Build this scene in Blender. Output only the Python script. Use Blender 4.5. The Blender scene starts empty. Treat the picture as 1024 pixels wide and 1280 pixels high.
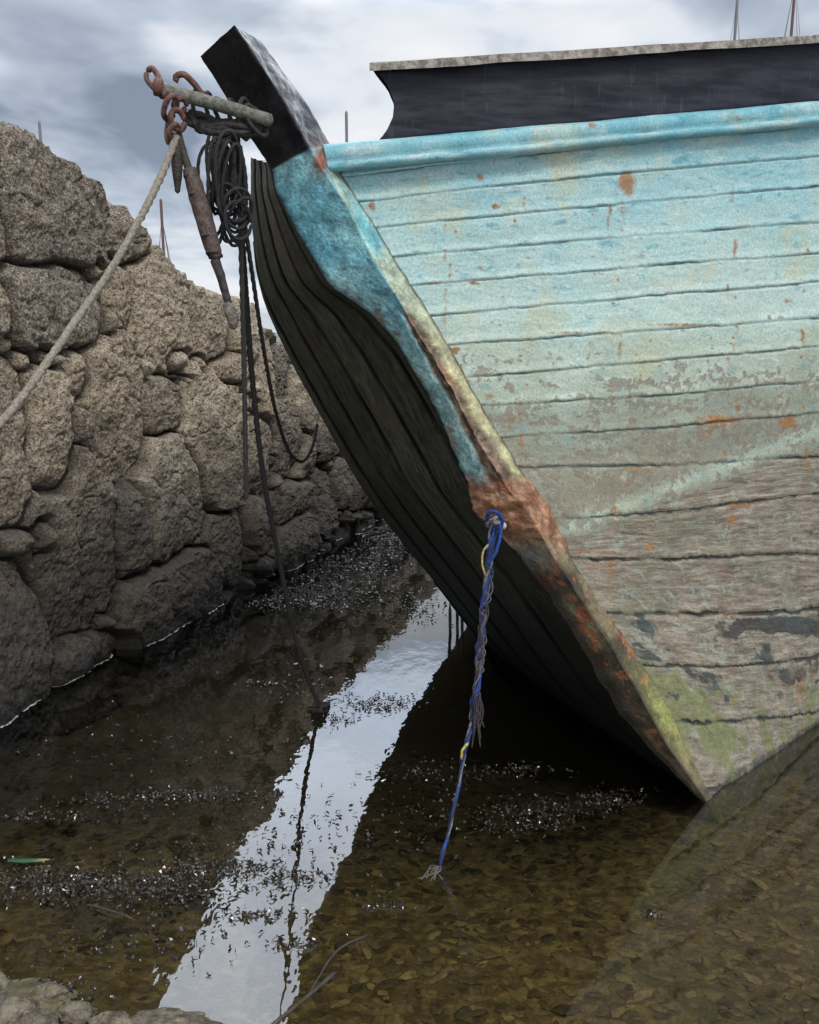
import bpy, math, random
import numpy as np
from mathutils import Vector
random.seed(7); rng=np.random.default_rng(7)
F=1050.0; PITCH=math.radians(11.3); H=1.7
sp,cp=math.sin(PITCH),math.cos(PITCH)
# ---------- survey helpers (photo measurements -> world coordinates) ----------
def ray(u,v):
    u=np.asarray(u,float); v=np.asarray(v,float)
    a=-(v-640)/F
    return (u-512)/F, cp+a*sp, -sp+a*cp
def PY(u,v,Y):
    dx,dy,dz=ray(u,v); t=Y/dy
    return np.stack([dx*t,dy*t,H+dz*t],-1)
def PZ(u,v,z=0.0):
    dx,dy,dz=ray(u,v); t=(z-H)/dz
    return np.stack([dx*t,dy*t,H+dz*t],-1)
def proj(P):
    X,Y,Z=P[...,0],P[...,1],P[...,2]-H
    d=Y*cp-Z*sp; up=Y*sp+Z*cp
    return 512+F*X/d, 640-F*up/d
# ---------- noise ----------
def _h(i,j,k):
    n=((i*73856093)^(j*19349663)^(k*83492791))&0xffffffff
    n=((n^(n>>13))*1274126177)&0xffffffff
    return ((n^(n>>16))&0xffff)/65535.0
def vn(x,y,z):
    x,y,z=np.broadcast_arrays(np.asarray(x,float),np.asarray(y,float),np.asarray(z,float))
    i=np.floor(x).astype(np.int64);j=np.floor(y).astype(np.int64);k=np.floor(z).astype(np.int64)
    fx=x-i;fy=y-j;fz=z-k
    fx=fx*fx*(3-2*fx);fy=fy*fy*(3-2*fy);fz=fz*fz*(3-2*fz)
    r=0
    for a in (0,1):
        for b in (0,1):
            for c in (0,1):
                w=(fx if a else 1-fx)*(fy if b else 1-fy)*(fz if c else 1-fz)
                r=r+w*_h(i+a,j+b,k+c)
    return r*2-1
def fbm(x,y,z,o=4):
    r=0;a=1;s=0
    for q in range(o):
        r=r+a*vn(x*2**q+q*17.3,y*2**q+q*5.1,z*2**q+q*9.7); s+=a;a*=.5
    return r/s
def sst(a,b,x):
    t=np.clip((x-a)/(b-a),0,1); return t*t*(3-2*t)
# ---------- mesh helpers ----------
def link(o,parent=None):
    bpy.context.scene.collection.objects.link(o)
    if parent: o.parent=parent
    return o
def empty(name):
    e=bpy.data.objects.new(name,None); e.empty_display_size=.2
    return link(e)
def raw_mesh(name,V,Q,mat,parent=None,smooth=True,attrs=None):
    V=np.asarray(V,np.float32).reshape(-1,3); Q=np.asarray(Q,np.int32); k=Q.shape[1]
    me=bpy.data.meshes.new(name)
    me.vertices.add(len(V)); me.vertices.foreach_set('co',V.ravel())
    me.loops.add(Q.size); me.loops.foreach_set('vertex_index',Q.ravel())
    me.polygons.add(len(Q)); me.polygons.foreach_set('loop_start',np.arange(0,Q.size,k,dtype=np.int32))
    me.update(calc_edges=True)
    me.polygons.foreach_set('use_smooth',np.full(len(Q),smooth))
    if attrs:
        for n,A in attrs.items():
            A=np.asarray(A,np.float32).reshape(len(V),-1)
            if A.shape[1]==3:
                at=me.attributes.new(n,'FLOAT_VECTOR','POINT'); at.data.foreach_set('vector',A.ravel())
            elif A.shape[1]==4:
                at=me.attributes.new(n,'FLOAT_COLOR','POINT'); at.data.foreach_set('color',A.ravel())
            else:
                at=me.attributes.new(n,'FLOAT','POINT'); at.data.foreach_set('value',A.ravel())
    me.validate()
    if mat: me.materials.append(mat)
    return link(bpy.data.objects.new(name,me),parent)
def gridq(ni,nj,wrap=False,off=0):
    jn=nj if wrap else nj-1
    i,j=np.meshgrid(np.arange(ni-1),np.arange(jn),indexing='ij')
    j2=(j+1)%nj
    return (np.stack([i*nj+j,(i+1)*nj+j,(i+1)*nj+j2,i*nj+j2],-1).reshape(-1,4)+off)
def grid_mesh(name,P,mat,parent=None,wrap=False,smooth=True,attrs=None):
    return raw_mesh(name,P,gridq(P.shape[0],P.shape[1],wrap),mat,parent,smooth,attrs)
class Bag:
    def __init__(s): s.V=[];s.Q=[];s.n=0;s.C=[]
    def add(s,V,Q,col=None):
        V=np.asarray(V).reshape(-1,3); s.V.append(V); s.Q.append(np.asarray(Q)+s.n); s.n+=len(V)
        s.C.append(np.tile(col if col is not None else (1,1,1,1),(len(V),1)))
    def make(s,name,mat,parent=None,smooth=True):
        return raw_mesh(name,np.concatenate(s.V),np.concatenate(s.Q),mat,parent,smooth,{'col':np.concatenate(s.C)})
def spline(pts,step):
    pts=np.asarray(pts,float); P=np.vstack([2*pts[0]-pts[1],pts,2*pts[-1]-pts[-2]])
    out=[]
    for i in range(1,len(P)-2):
        L=np.linalg.norm(P[i+1]-P[i]); n=max(2,int(L/step))
        t=np.linspace(0,1,n,endpoint=False)[:,None]
        a,b,c,d=P[i-1],P[i],P[i+1],P[i+2]
        out.append(.5*((2*b)+(c-a)*t+(2*a-5*b+4*c-d)*t*t+(3*b-a-3*c+d)*t**3))
    out.append(pts[-1:]); return np.vstack(out)
def tube(bag,pts,r,col=(1,1,1,1),step=.008,sides=10,strand=0.0,twist=60,rough=0.0,rfn=None,closed=False):
    C=spline(pts,step); n=len(C)
    T=np.gradient(C,axis=0); T/=np.linalg.norm(T,axis=1)[:,None]+1e-9
    up=np.array([0,0,1.]) if abs(T[0][2])<.8 else np.array([1.,0,0])
    N=np.zeros_like(C); a=np.cross(T[0],up); N[0]=a/np.linalg.norm(a)
    for i in range(1,n):
        a=N[i-1]-T[i]*np.dot(N[i-1],T[i]); N[i]=a/(np.linalg.norm(a)+1e-9)
    B=np.cross(T,N)
    s=np.concatenate([[0],np.cumsum(np.linalg.norm(np.diff(C,axis=0),axis=1))])
    ph=np.linspace(0,2*np.pi,sides,endpoint=False)[None,:]
    R=r*np.ones((n,1))
    if rfn is not None: R=R*np.array([rfn(x/s[-1]) for x in s])[:,None]
    R=R*(1+strand*np.cos(3*ph-twist*s[:,None]))
    if rough: R=R*(1+rough*vn(s[:,None]*60,np.cos(ph)*1.5+7,np.sin(ph)*1.5+s[0]))
    R[0]*=.15; R[-1]*=.15
    V=C[:,None,:]+R[...,None]*(np.cos(ph)[...,None]*N[:,None,:]+np.sin(ph)[...,None]*B[:,None,:])
    bag.add(V.reshape(-1,3),gridq(n,sides,True),col)
def ppts(L): return [PY(u,v,Y) for u,v,Y in L]
# ---------- node helpers ----------
class M:
    def __init__(s,name,world=False):
        if world:
            s.nt=world.node_tree
        else:
            s.mat=bpy.data.materials.new(name); s.mat.use_nodes=True; s.nt=s.mat.node_tree
        s.nt.nodes.clear()
    def n(s,t,ins=None,**props):
        nd=s.nt.nodes.new(t)
        for k,v in props.items(): setattr(nd,k,v)
        for k,v in (ins or {}).items(): s.set(nd.inputs[k],v)
        return nd
    def set(s,sock,v):
        if isinstance(v,bpy.types.NodeSocket): s.nt.links.new(v,sock)
        else:
            if isinstance(v,(tuple,list)) and len(v)==3 and sock.type=='RGBA': v=(*v,1)
            sock.default_value=v
    def mix(s,f,a,b,blend='MIX'):
        nd=s.n('ShaderNodeMix',data_type='RGBA',blend_type=blend)
        s.set(nd.inputs[0],f); s.set(nd.inputs[6],a); s.set(nd.inputs[7],b); return nd.outputs[2]
    def ma(s,op,a,b=0.0,c=None,clamp=False):
        nd=s.n('ShaderNodeMath',operation=op,use_clamp=clamp); s.set(nd.inputs[0],a); s.set(nd.inputs[1],b)
        if c is not None: s.set(nd.inputs[2],c)
        return nd.outputs[0]
    def rng(s,x,a,b,c=0.0,d=1.0,smooth=True):
        nd=s.n('ShaderNodeMapRange',interpolation_type='SMOOTHSTEP' if smooth else 'LINEAR')
        s.set(nd.inputs[0],x)
        for i,v in zip((1,2,3,4),(a,b,c,d)): s.set(nd.inputs[i],v)
        return nd.outputs[0]
    def noise(s,vec,scale,detail=5,rough=.6,dist=0.0,color=False):
        nd=s.n('ShaderNodeTexNoise',{'Scale':scale,'Detail':min(detail,3.5),'Roughness':rough,'Distortion':dist})
        s.set(nd.inputs['Vector'],vec); return nd.outputs['Color' if color else 'Fac']
    def vor(s,vec,scale,feature='F1',out='Distance'):
        nd=s.n('ShaderNodeTexVoronoi',{'Scale':scale},feature=feature); s.set(nd.inputs['Vector'],vec); return nd.outputs[out]
    def ramp(s,x,stops):
        nd=s.n('ShaderNodeValToRGB'); s.set(nd.inputs[0],x); cr=nd.color_ramp
        while len(cr.elements)<len(stops): cr.elements.new(.5)
        for e,(p,c) in zip(cr.elements,stops): e.position=p; e.color=(*c,1)
        return nd.outputs[0]
    def attr(s,name,out='Vector'): return s.n('ShaderNodeAttribute',attribute_name=name).outputs[out]
    def sep(s,v):
        nd=s.n('ShaderNodeSeparateXYZ'); s.set(nd.inputs[0],v); return nd.outputs
    def comb(s,x,y,z):
        nd=s.n('ShaderNodeCombineXYZ'); 
        for i,q in enumerate((x,y,z)): s.set(nd.inputs[i],q)
        return nd.outputs[0]
    def pos(s): return s.n('ShaderNodeNewGeometry').outputs['Position']
    def vmul(s,v,m):
        nd=s.n('ShaderNodeVectorMath',operation='MULTIPLY'); s.set(nd.inputs[0],v); s.set(nd.inputs[1],m); return nd.outputs[0]
    def bump(s,h,strength=.5,dist=.01,normal=None):
        nd=s.n('ShaderNodeBump',{'Strength':strength,'Distance':dist,'Height':h})
        if normal is not None: s.set(nd.inputs['Normal'],normal)
        return nd.outputs[0]
    def pbr(s,col,rough=.6,normal=None,metal=0.0,spec=.5):
        b=s.n('ShaderNodeBsdfPrincipled',{'Base Color':col,'Roughness':rough,'Metallic':metal,'Specular IOR Level':spec})
        if normal is not None: s.set(b.inputs['Normal'],normal)
        o=s.n('ShaderNodeOutputMaterial'); s.nt.links.new(b.outputs[0],o.inputs[0]); return s.mat
def simple(name,col,rough=.6,var=.35,scale=30,bs=.4,bd=.004,spec=.5,metal=0.0):
    m=M(name); p=m.pos(); a=m.noise(p,scale,6,.65)
    f=m.rng(a,.3,.7,1-var,1+var); c=m.mix(1.0,col,m.comb(f,f,f),'MULTIPLY')
    return m.pbr(c,rough,m.bump(m.noise(p,scale*3,3,.6),bs,bd),metal,spec)
def colmat(name,rough=.7,var=.35,scale=60,bs=.5,bd=.003,spec=.4):
    m=M(name); p=m.pos(); a=m.noise(p,scale,6,.7)
    f=m.rng(a,.3,.7,1-var,1+var); c=m.mix(1.0,m.attr('col','Color'),m.comb(f,f,f),'MULTIPLY')
    return m.pbr(c,rough,m.bump(m.noise(p,scale*2,3,.65),bs,bd),0.0,spec)

# ============================ MATERIALS ============================
def mat_hull():
    m=M('weathered_turquoise_paint')
    mk=m.attr('masks','Color'); sc=m.n('ShaderNodeSeparateColor'); m.set(sc.inputs[0],mk)
    rust,bare,alg=sc.outputs[0],sc.outputs[1],sc.outputs[2]
    seam=m.attr('masks','Alpha'); uvp=m.sep(m.attr('uvp')); S,R,K=uvp[0],uvp[1],uvp[2]
    tone=m.attr('tone','Fac')
    g=m.comb(S,m.ma('MULTIPLY',R,1.6),m.ma('MULTIPLY',K,7.0))   # stretched along plank
    p=m.pos()
    nb=m.noise(p,3.2,6,.65); n2=m.noise(g,7,7,.7); n3=m.noise(p,38,6,.7); n4=m.noise(p,150,2,.6)
    n5=m.noise(g,12,6,.75,.4)
    t=m.ma('ADD',tone,m.ma('MULTIPLY',m.ma('SUBTRACT',nb,.5),.55))
    base=m.ramp(t,[(0.0,(.15,.37,.43)),(.16,(.28,.48,.51)),(.38,(.40,.53,.49)),(.58,(.35,.42,.345)),(.80,(.24,.27,.21)),(1.0,(.20,.19,.14))])
    base=m.mix(m.ma('MULTIPLY',m.rng(n2,.46,.70),.5),base,(.52,.60,.56))
    base=m.mix(m.ma('MULTIPLY',m.rng(n5,.56,.67),m.rng(tone,.1,.6,.65,.3)),base,(.055,.25,.32))
    f=m.rng(K,0,1,.86,1.1); base=m.mix(1.0,base,m.comb(f,f,f),'MULTIPLY')
    base=m.mix(m.ma('MULTIPLY',m.rng(m.noise(p,5.5,5,.6,.5),.52,.74),.55),base,(.42,.40,.24))
    thr=m.rng(tone,0,1,.66,.47); w=m.rng(m.ma('SUBTRACT',m.ma('ADD',m.ma('MULTIPLY',n3,.45),m.ma('MULTIPLY',n2,.55)),thr),0,.05)
    wood_s=m.noise(m.comb(S,m.ma('MULTIPLY',R,12.0),m.ma('MULTIPLY',K,9.0)),6,8,.75)
    wood=m.ramp(wood_s,[(.25,(.045,.037,.029)),(.43,(.15,.124,.092)),(.57,(.24,.21,.163)),(.75,(.38,.345,.29))])
    wood=m.mix(m.ma('MULTIPLY',m.rng(nb,.5,.66),.5),wood,(.13,.135,.09))
    wood=m.mix(m.ma('MULTIPLY',m.rng(n5,.53,.64),.5),wood,(.27,.33,.28))
    wood=m.mix(m.ma('MULTIPLY',m.rng(n2,.44,.34),.25),wood,(.23,.16,.12))
    wood=m.mix(m.rng(tone,.75,1.0,.35,0),wood,base)
    base=m.mix(m.ma('MULTIPLY',w,.75),base,(.17,.145,.105))
    bm=m.rng(m.ma('ADD',bare,m.ma('MULTIPLY',m.ma('SUBTRACT',n2,.5),1.3)),.36,.62)
    c=m.mix(bm,base,wood)
    rm=m.rng(m.ma('ADD',rust,m.ma('MULTIPLY',m.ma('SUBTRACT',n3,.5),1.1)),.30,.8)
    c=m.mix(m.ma('MULTIPLY',rm,.88),c,m.mix(n3,(.42,.20,.05),(.11,.04,.02)))
    am=m.rng(m.ma('ADD',alg,m.ma('MULTIPLY',m.ma('SUBTRACT',m.noise(p,14,6,.7),.5),1.4)),.35,.8)
    c=m.mix(m.ma('MULTIPLY',am,.75),c,m.mix(n3,(.045,.060,.020),(.24,.26,.10)))
    sm=m.rng(m.ma('ADD',seam,m.ma('MULTIPLY',m.ma('SUBTRACT',n5,.5),1.1)),.42,.85)
    c=m.mix(m.ma('MULTIPLY',sm,.85),c,m.mix(bare,(.02,.085,.105),(.028,.021,.017)))
    f=m.rng(n4,.3,.7,.84,1.14); c=m.mix(1.0,c,m.comb(f,f,f),'MULTIPLY')
    hgt=m.ma('ADD',m.ma('MULTIPLY',n3,.6),m.ma('MULTIPLY',wood_s,m.rng(bare,.2,.7,.2,1.2)))
    return m.pbr(c,.56,m.bump(hgt,.6,.007),0.0,.3)
def mat_stone():
    m=M('granite_masonry'); p=m.pos(); ci=m.attr('cinfo'); s=m.sep(ci); rnd,gap,hz=s[0],s[1],s[2]
    n1=m.noise(p,4.5,6,.65); n2=m.noise(p,20,6,.75); n3=m.noise(p,85,4,.75)
    c=m.ramp(m.ma('ADD',m.ma('MULTIPLY',rnd,.65),m.ma('MULTIPLY',n1,.35)),
        [(.2,(.155,.132,.108)),(.4,(.255,.205,.15)),(.6,(.345,.28,.20)),(.8,(.41,.35,.265))])
    c=m.mix(m.ma('MULTIPLY',m.rng(n2,.51,.67),.55),c,(.08,.063,.045))
    c=m.mix(m.ma('MULTIPLY',m.rng(n2,.48,.32),.4),c,(.50,.44,.345))
    c=m.mix(m.ma('MULTIPLY',m.rng(n3,.515,.61),.85),c,(.033,.027,.021))
    c=m.mix(m.ma('MULTIPLY',m.rng(n3,.46,.36),.5),c,(.64,.58,.48))
    c=m.mix(m.ma('MULTIPLY',gap,.9),c,(.026,.019,.013))
    z=m.sep(p)[2]
    wet_shade=m.rng(m.ma('ADD',z,m.ma('MULTIPLY',m.ma('SUBTRACT',n1,.5),1.2)),.38,1.5,1.0,0.0)  # damp lower stones, also darkened in colour to deepen the wall's shadows
    c=m.mix(m.ma('MULTIPLY',wet_shade,.89),c,m.mix(m.rng(n2,.35,.65),(.005,.005,.006),(.052,.045,.039)))
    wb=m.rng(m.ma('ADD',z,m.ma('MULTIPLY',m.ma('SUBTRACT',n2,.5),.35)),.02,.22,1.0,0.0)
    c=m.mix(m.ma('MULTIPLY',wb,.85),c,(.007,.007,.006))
    h=m.ma('ADD',m.ma('MULTIPLY',n2,1.5),m.ma('MULTIPLY',n3,1.2))
    return m.pbr(c,m.rng(wet_shade,0,1,.9,.5),m.bump(h,1.0,.015),0.0,.3)
def mat_water():
    m=M('harbour_water'); p=m.pos()
    a=m.noise(m.vmul(p,(1.0,.55,1)),3.0,2,.5); b=m.noise(m.vmul(p,(1.0,.6,1)),17,2,.55)
    h=m.ma('ADD',m.ma('MULTIPLY',a,1.0),m.ma('MULTIPLY',b,.16))
    nrm=m.bump(h,.25,.02)
    fr=m.n('ShaderNodeFresnel',{'IOR':1.40,'Normal':nrm}).outputs[0]
    fac=m.ma('ADD',m.ma('MULTIPLY',fr,1.75),.012,clamp=True)
    tr=m.n('ShaderNodeBsdfTransparent',{'Color':(.80,.75,.57,1)}).outputs[0]
    gl=m.n('ShaderNodeBsdfGlossy',{'Color':(.95,.97,1,1),'Roughness':.012,'Normal':nrm}).outputs[0]
    mx=m.n('ShaderNodeMixShader'); m.set(mx.inputs[0],fac); m.nt.links.new(tr,mx.inputs[1]); m.nt.links.new(gl,mx.inputs[2])
    o=m.n('ShaderNodeOutputMaterial'); m.nt.links.new(mx.outputs[0],o.inputs[0]); return m.mat
def mat_ground():
    m=M('muddy_shingle_bed'); p=m.pos(); n1=m.noise(p,1.6,6,.6); n2=m.noise(p,18,7,.7); v=m.vor(m.vmul(p,(1,1.6,1)),26,'F1','Color'); vd=m.vor(m.vmul(p,(1,1.6,1)),26,'DISTANCE_TO_EDGE')
    c=m.ramp(n2,[(.3,(.05,.038,.02)),(.5,(.115,.092,.05)),(.7,(.19,.155,.085))])
    vs=m.sep(v)[0]; f=m.rng(vs,0,1,.5,1.4); c=m.mix(.8,c,m.mix(1.0,c,m.comb(f,f,f),'MULTIPLY'))
    c=m.mix(m.ma('MULTIPLY',m.rng(vd,.0,.06,1,0),.6),c,(.03,.025,.015))
    c=m.mix(m.ma('MULTIPLY',m.rng(n1,.5,.65),.4),c,(.045,.048,.022))
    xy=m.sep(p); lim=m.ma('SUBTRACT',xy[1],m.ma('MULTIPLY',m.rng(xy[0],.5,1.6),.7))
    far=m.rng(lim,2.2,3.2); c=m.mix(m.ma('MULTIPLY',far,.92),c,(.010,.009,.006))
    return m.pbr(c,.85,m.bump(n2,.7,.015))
def mat_stem():
    m=M('stem_timber_paint'); p=m.pos(); col=m.attr('col','Color'); gl=m.attr('gloss','Fac')
    n1=m.noise(p,16,7,.72); n2=m.noise(p,80,5,.72)
    f=m.rng(n1,.3,.7,.6,1.35); c=m.mix(1.0,col,m.comb(f,f,f),'MULTIPLY')
    f=m.rng(n2,.3,.7,.7,1.25); c=m.mix(1.0,c,m.comb(f,f,f),'MULTIPLY')
    return m.pbr(c,m.rng(gl,0,1,.65,m.rng(n1,.35,.65,.28,.6)),m.bump(m.ma('ADD',n1,m.ma('MULTIPLY',n2,m.rng(gl,0,1,.7,.15))),.6,m.rng(gl,0,1,.014,.009)),0.0,m.rng(gl,0,1,.4,.3))
HULL=mat_hull(); STONE=mat_stone(); WATER=mat_water(); GROUND=mat_ground(); STEM=mat_stem()
def mat_bul():
    m=M('black_bulwark_paint'); p=m.pos(); n=m.noise(m.vmul(p,(3,3,18)),2,6,.65); n2=m.noise(m.vmul(p,(14,14,2)),3,6,.7)
    c=m.mix(m.rng(n,.35,.7),(.008,.009,.015),(.020,.022,.032))
    c=m.mix(m.ma('MULTIPLY',m.rng(n2,.58,.72),.28),c,(.10,.10,.115))
    return m.pbr(c,m.rng(n,.3,.7,.3,.5),m.bump(n,.3,.004),0,.25)
BUL=mat_bul()
CAP=simple('weathered_cap_timber',(.21,.19,.165,1),.85,.55,40,.7,.006)
ROPE=colmat('rope_fibre',.85,.4,140,.6,.002)
METAL=colmat('rusty_iron',.65,.55,70,.8,.004)
WEED=simple('wet_seaweed',(.018,.013,.009,1),.2,.5,40,.3,.003,.6)
SLATE=colmat('slate_pebble',.6,.35,40,.5,.004)
ROCK=simple('shore_rock_stone',(.12,.10,.07,1),.7,.6,28,.9,.014)

# ============================ BOAT ============================
boat=empty('wooden_boat')
def depthA(v): return np.interp(v,[27,190,600,790,1000,1100],[2.55,2.62,2.72,2.80,2.91,2.97])
stem_rows=[ # L , A , R
((248,66),(290,27),(322,48)),
((300,150),(346,112),(372,112)),
((340,212),(388,186),(415,181)),
((345,240),(408,218),(430,222)),
((378,300),(440,268),(465,278)),
((412,358),(470,330),(498,330)),
((466,392),(497,372),(524,372)),
((505,440),(532,428),(560,430)),
((540,505),(572,495),(600,500)),
((572,570),(604,562),(634,560)),
((598,628),(638,612),(666,610)),
((640,682),(676,670),(700,672)),
((680,737),(710,724),(737,735)),
((725,807),(755,794),(787,805)),
((772,888),(803,876),(830,875)),
((806,930),(832,930),(858,935)),
((876,1000),(883,1002),(889,996)),
((912,1062),(918,1064),(924,1056))]
sr=np.array(stem_rows,float)
k=np.linspace(0,len(sr)-1,620)
def col_interp(c,k): 
    x=np.arange(len(sr)); return np.interp(k,x,sr[:,c,0]),np.interp(k,x,sr[:,c,1])
Lu,Lv=col_interp(0,k);Au,Av=col_interp(1,k);Ru,Rv=col_interp(2,k)
thk=np.interp(k,[0,2,3,15,16,17],[.13,.12,.09,.08,.02,.02])
Ap=PY(Au,Av,depthA(Av)); Lp=PY(Lu,Lv,depthA(Av)+thk); Rp=PY(Ru,Rv,depthA(Av)+thk); Bp=Lp+Rp-Ap
def smoothk(P,n=7):
    Q=P.copy(); ker=np.ones(n)/n
    for c in range(3):
        pad=np.pad(P[:,c],(n//2,n//2),'edge'); Q[:,c]=np.convolve(pad,ker,'valid')
    return Q
Ap,Lp,Rp,Bp=[smoothk(q,15) for q in (Ap,Lp,Rp,Bp)]
nA,nR=30,18
segs=[]
for (P0,P1,n) in ((Lp,Ap,nA),(Ap,Rp,nR),(Rp,Bp,4),(Bp,Lp,4)):
    t=np.linspace(0,1,n,endpoint=False)[None,:,None]; segs.append(P0[:,None]*(1-t)+P1[:,None]*t)
SP=np.concatenate(segs,1); nc=SP.shape[1]
cc=np.concatenate([np.linspace(0,1,nA,endpoint=False),1+np.linspace(0,1,nR,endpoint=False),np.full(4,2.),np.full(4,0.)])[None,:]*np.ones((len(k),1))
kk=k[:,None]*np.ones((1,nc)); U,V=proj(SP)
ctr=SP.mean(1,keepdims=True); d=SP-ctr; d/=np.linalg.norm(d,axis=2,keepdims=True)
amp=np.interp(kk,[0,2,3,6,9,10,12,17],[.009,.009,.004,.008,.014,.024,.016,.006])
SP=SP+d*(amp*fbm(SP[...,0]*14,SP[...,1]*14,SP[...,2]*14,4))[...,None]
lump=np.exp(-((V-645)/38)**2)*(.020+.022*fbm(SP[...,0]*25,SP[...,1]*25,SP[...,2]*25,3))
SP=SP+d*lump[...,None]
n1=fbm(SP[...,0]*8,SP[...,1]*8,SP[...,2]*8,5); n2=fbm(SP[...,0]*30+9,SP[...,1]*30,SP[...,2]*30,4)
def C(*c): return np.array(c)[None,None,:]
def mixc(a,b,f): return a*(1-f[...,None])+b*f[...,None]
blue=mixc(C(.13,.36,.44),C(.24,.47,.50),sst(-.3,.3,n1)); blue=mixc(blue,C(.07,.18,.22),sst(.12,.4,n2)*.7)
blue=mixc(blue,C(.22,.33,.30),sst(330,520,V)*.75)
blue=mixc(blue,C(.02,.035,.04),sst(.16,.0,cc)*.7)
blue=mixc(blue,C(.20,.14,.09),sst(.22,.4,n1+.4*n2)*sst(330,430,V)*.8)
cream=mixc(C(.34,.42,.34),C(.40,.38,.22),sst(300,480,V)); cream=mixc(cream,C(.10,.38,.45),sst(.0,.3,n1)*sst(420,330,V)*.8)
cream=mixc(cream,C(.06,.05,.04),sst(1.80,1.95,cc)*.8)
brown=mixc(C(.09,.06,.045),C(.28,.19,.13),sst(-.3,.4,n2)); brown=mixc(brown,C(.28,.11,.05),sst(.1,.35,n1)*.7)
low=mixc(C(.06,.048,.03),C(.15,.125,.07),sst(-.2,.3,n1)); low=mixc(low,C(.28,.10,.04),sst(.02,.3,n2+.3*n1)*.85*sst(1000,840,V))
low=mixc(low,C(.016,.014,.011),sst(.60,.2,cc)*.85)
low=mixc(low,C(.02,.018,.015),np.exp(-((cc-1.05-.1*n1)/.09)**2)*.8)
low=mixc(low,C(.26,.29,.08),np.exp(-((V-895)/50)**2)*sst(.9,1.6,cc)*.7)
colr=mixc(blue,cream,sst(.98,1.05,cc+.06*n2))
cw=np.interp(V,[380,420,560,610],[.14,.30,.42,.50])
crack=sst(-.12,.05,cw-np.abs(cc-1.0+.22*n1-.02))*sst(378,396,V)*sst(630,605,V)
colr=mixc(colr,brown,crack)
colr=mixc(colr,C(.012,.01,.008),np.exp(-((cc-.93+.3*n1)/.05)**2)*crack*.9)
SP=SP-d*(crack*(.018+.018*n2))[...,None]
colr=mixc(colr,mixc(C(.20,.085,.045),C(.33,.19,.11),sst(-.2,.3,n2)),sst(588,606,V+14*n1)*sst(730,660,V))
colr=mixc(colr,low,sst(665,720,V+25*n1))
black=mixc(C(.006,.006,.008),C(.018,.018,.022),sst(-.1,.4,n1)); black=mixc(black,C(.09,.07,.06),sst(.3,.5,n2)*sst(1.0,1.2,cc))
black=mixc(black,C(.08,.08,.09),np.exp(-((cc-1.0)/.04)**2)*sst(-.1,.3,n2)*.8)
bk=sst(2.12,2.02,kk+.12*n1); colr=mixc(colr,black,bk)
rr=np.exp(-(((U-402)/10)**2+((V-200)/18)**2)); colr=mixc(colr,C(.20,.08,.045),np.clip(rr*1.3,0,1))
colA=np.concatenate([colr,np.ones(colr.shape[:2]+(1,))],-1)
nr=len(k)
capc=SP[0].mean(0)
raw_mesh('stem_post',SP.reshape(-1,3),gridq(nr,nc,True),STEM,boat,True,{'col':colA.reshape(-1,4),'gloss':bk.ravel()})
raw_mesh('stem_head_cap',np.vstack([SP[0],capc]),np.array([[nc,(j+1)%nc,j] for j in range(nc)]),STEM,boat,False,{'col':np.tile([.012,.012,.015,1],(nc+1,1)),'gloss':np.full(nc+1,.9)})

# ---- hull sides
def ext_path(P0,h0,L,n,side,row_t):
    out=[P0.copy()]; P=P0.copy(); dl=L/n
    for i in range(n):
        l=(i+.5)*dl
        h=62+(h0-62)*np.exp(-l/(1.0 if side=='near' else .7))
        if side=='near': h=h+sst(3.2,6,l)*26
        else: h=h-sst(3.2,6,l)*26
        hr=np.radians(h); P=P+np.stack([np.cos(hr)*dl,np.sin(hr)*dl,np.zeros_like(hr)],-1)
        if side=='far': P[:,2]-=row_t*dl*.42*math.exp(-l/1.2)
        else: P[:,2]+=row_t*dl*.08*math.exp(-l/1.5)
        out.append(P.copy())
    return np.stack(out[1:],0)
seamR=np.array([135,158,196,234,278,317,353,398,433,477,516,572,616,692,760,822,890,955,1035.])
seamL=np.array([195,222,253,285,322,358,395,432,472,508,548,583,650,697,768,832,900,985,1050.])
NR=len(seamR)
NROW=440
r=np.linspace(0,NR-1,NROW)
lv=np.interp(r,np.arange(NR),seamL); rv=np.interp(r,np.arange(NR),seamR)
ordr=np.argsort(proj(Rp)[1]); Rvv=proj(Rp)[1][ordr]; Rs=Rp[ordr]
LP=np.stack([np.interp(lv,Rvv,Rs[:,c]) for c in range(3)],-1)
LP[:,0]-=.012
RY=np.interp(rv,[135,430,690,905,1035],[2.98,3.08,3.28,3.58,3.78])
RPt=PY(np.full(NROW,1024.),rv,RY)
S=np.linspace(0,1,560)
NP=LP[None]*(1-S[:,None,None])+RPt[None]*S[:,None,None]
NP[...,1]-= (np.sin(np.pi*S)*.045)[:,None]
rowt=np.interp(r,[0,NR-1],[1,0])
dirR=RPt-LP; h0=np.degrees(np.arctan2(dirR[:,1],dirR[:,0]))+6
EX=ext_path(RPt,h0,6.5,60,'near',rowt)
NEAR=np.concatenate([NP,EX],0)
ss=np.concatenate([S*1.6,1.6+np.linspace(.1,6.5,60)])[:,None]*np.ones((1,NROW))
rr_=r[None,:]*np.ones((NEAR.shape[0],1))
wob=.05*fbm(ss*3,np.floor(rr_+.5)*5.3,0,3)+.035*fbm(ss*22,np.floor(rr_+.5)*7.3,0,3)
rw=rr_+wob; fr=rw-np.floor(rw); pid=np.floor(rw)
ds=np.minimum(fr,1-fr)
prand=_h(pid.astype(np.int64)+3,np.full_like(pid,5).astype(np.int64),np.zeros_like(pid,dtype=np.int64))
sjit=sst(-.6,.5,fbm(ss*5,np.floor(rw+.5)*3.1,2.2,3))
U,V=proj(NEAR); lin=665-.389*(U-690); below=sst(-30,60,V-lin)
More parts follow.
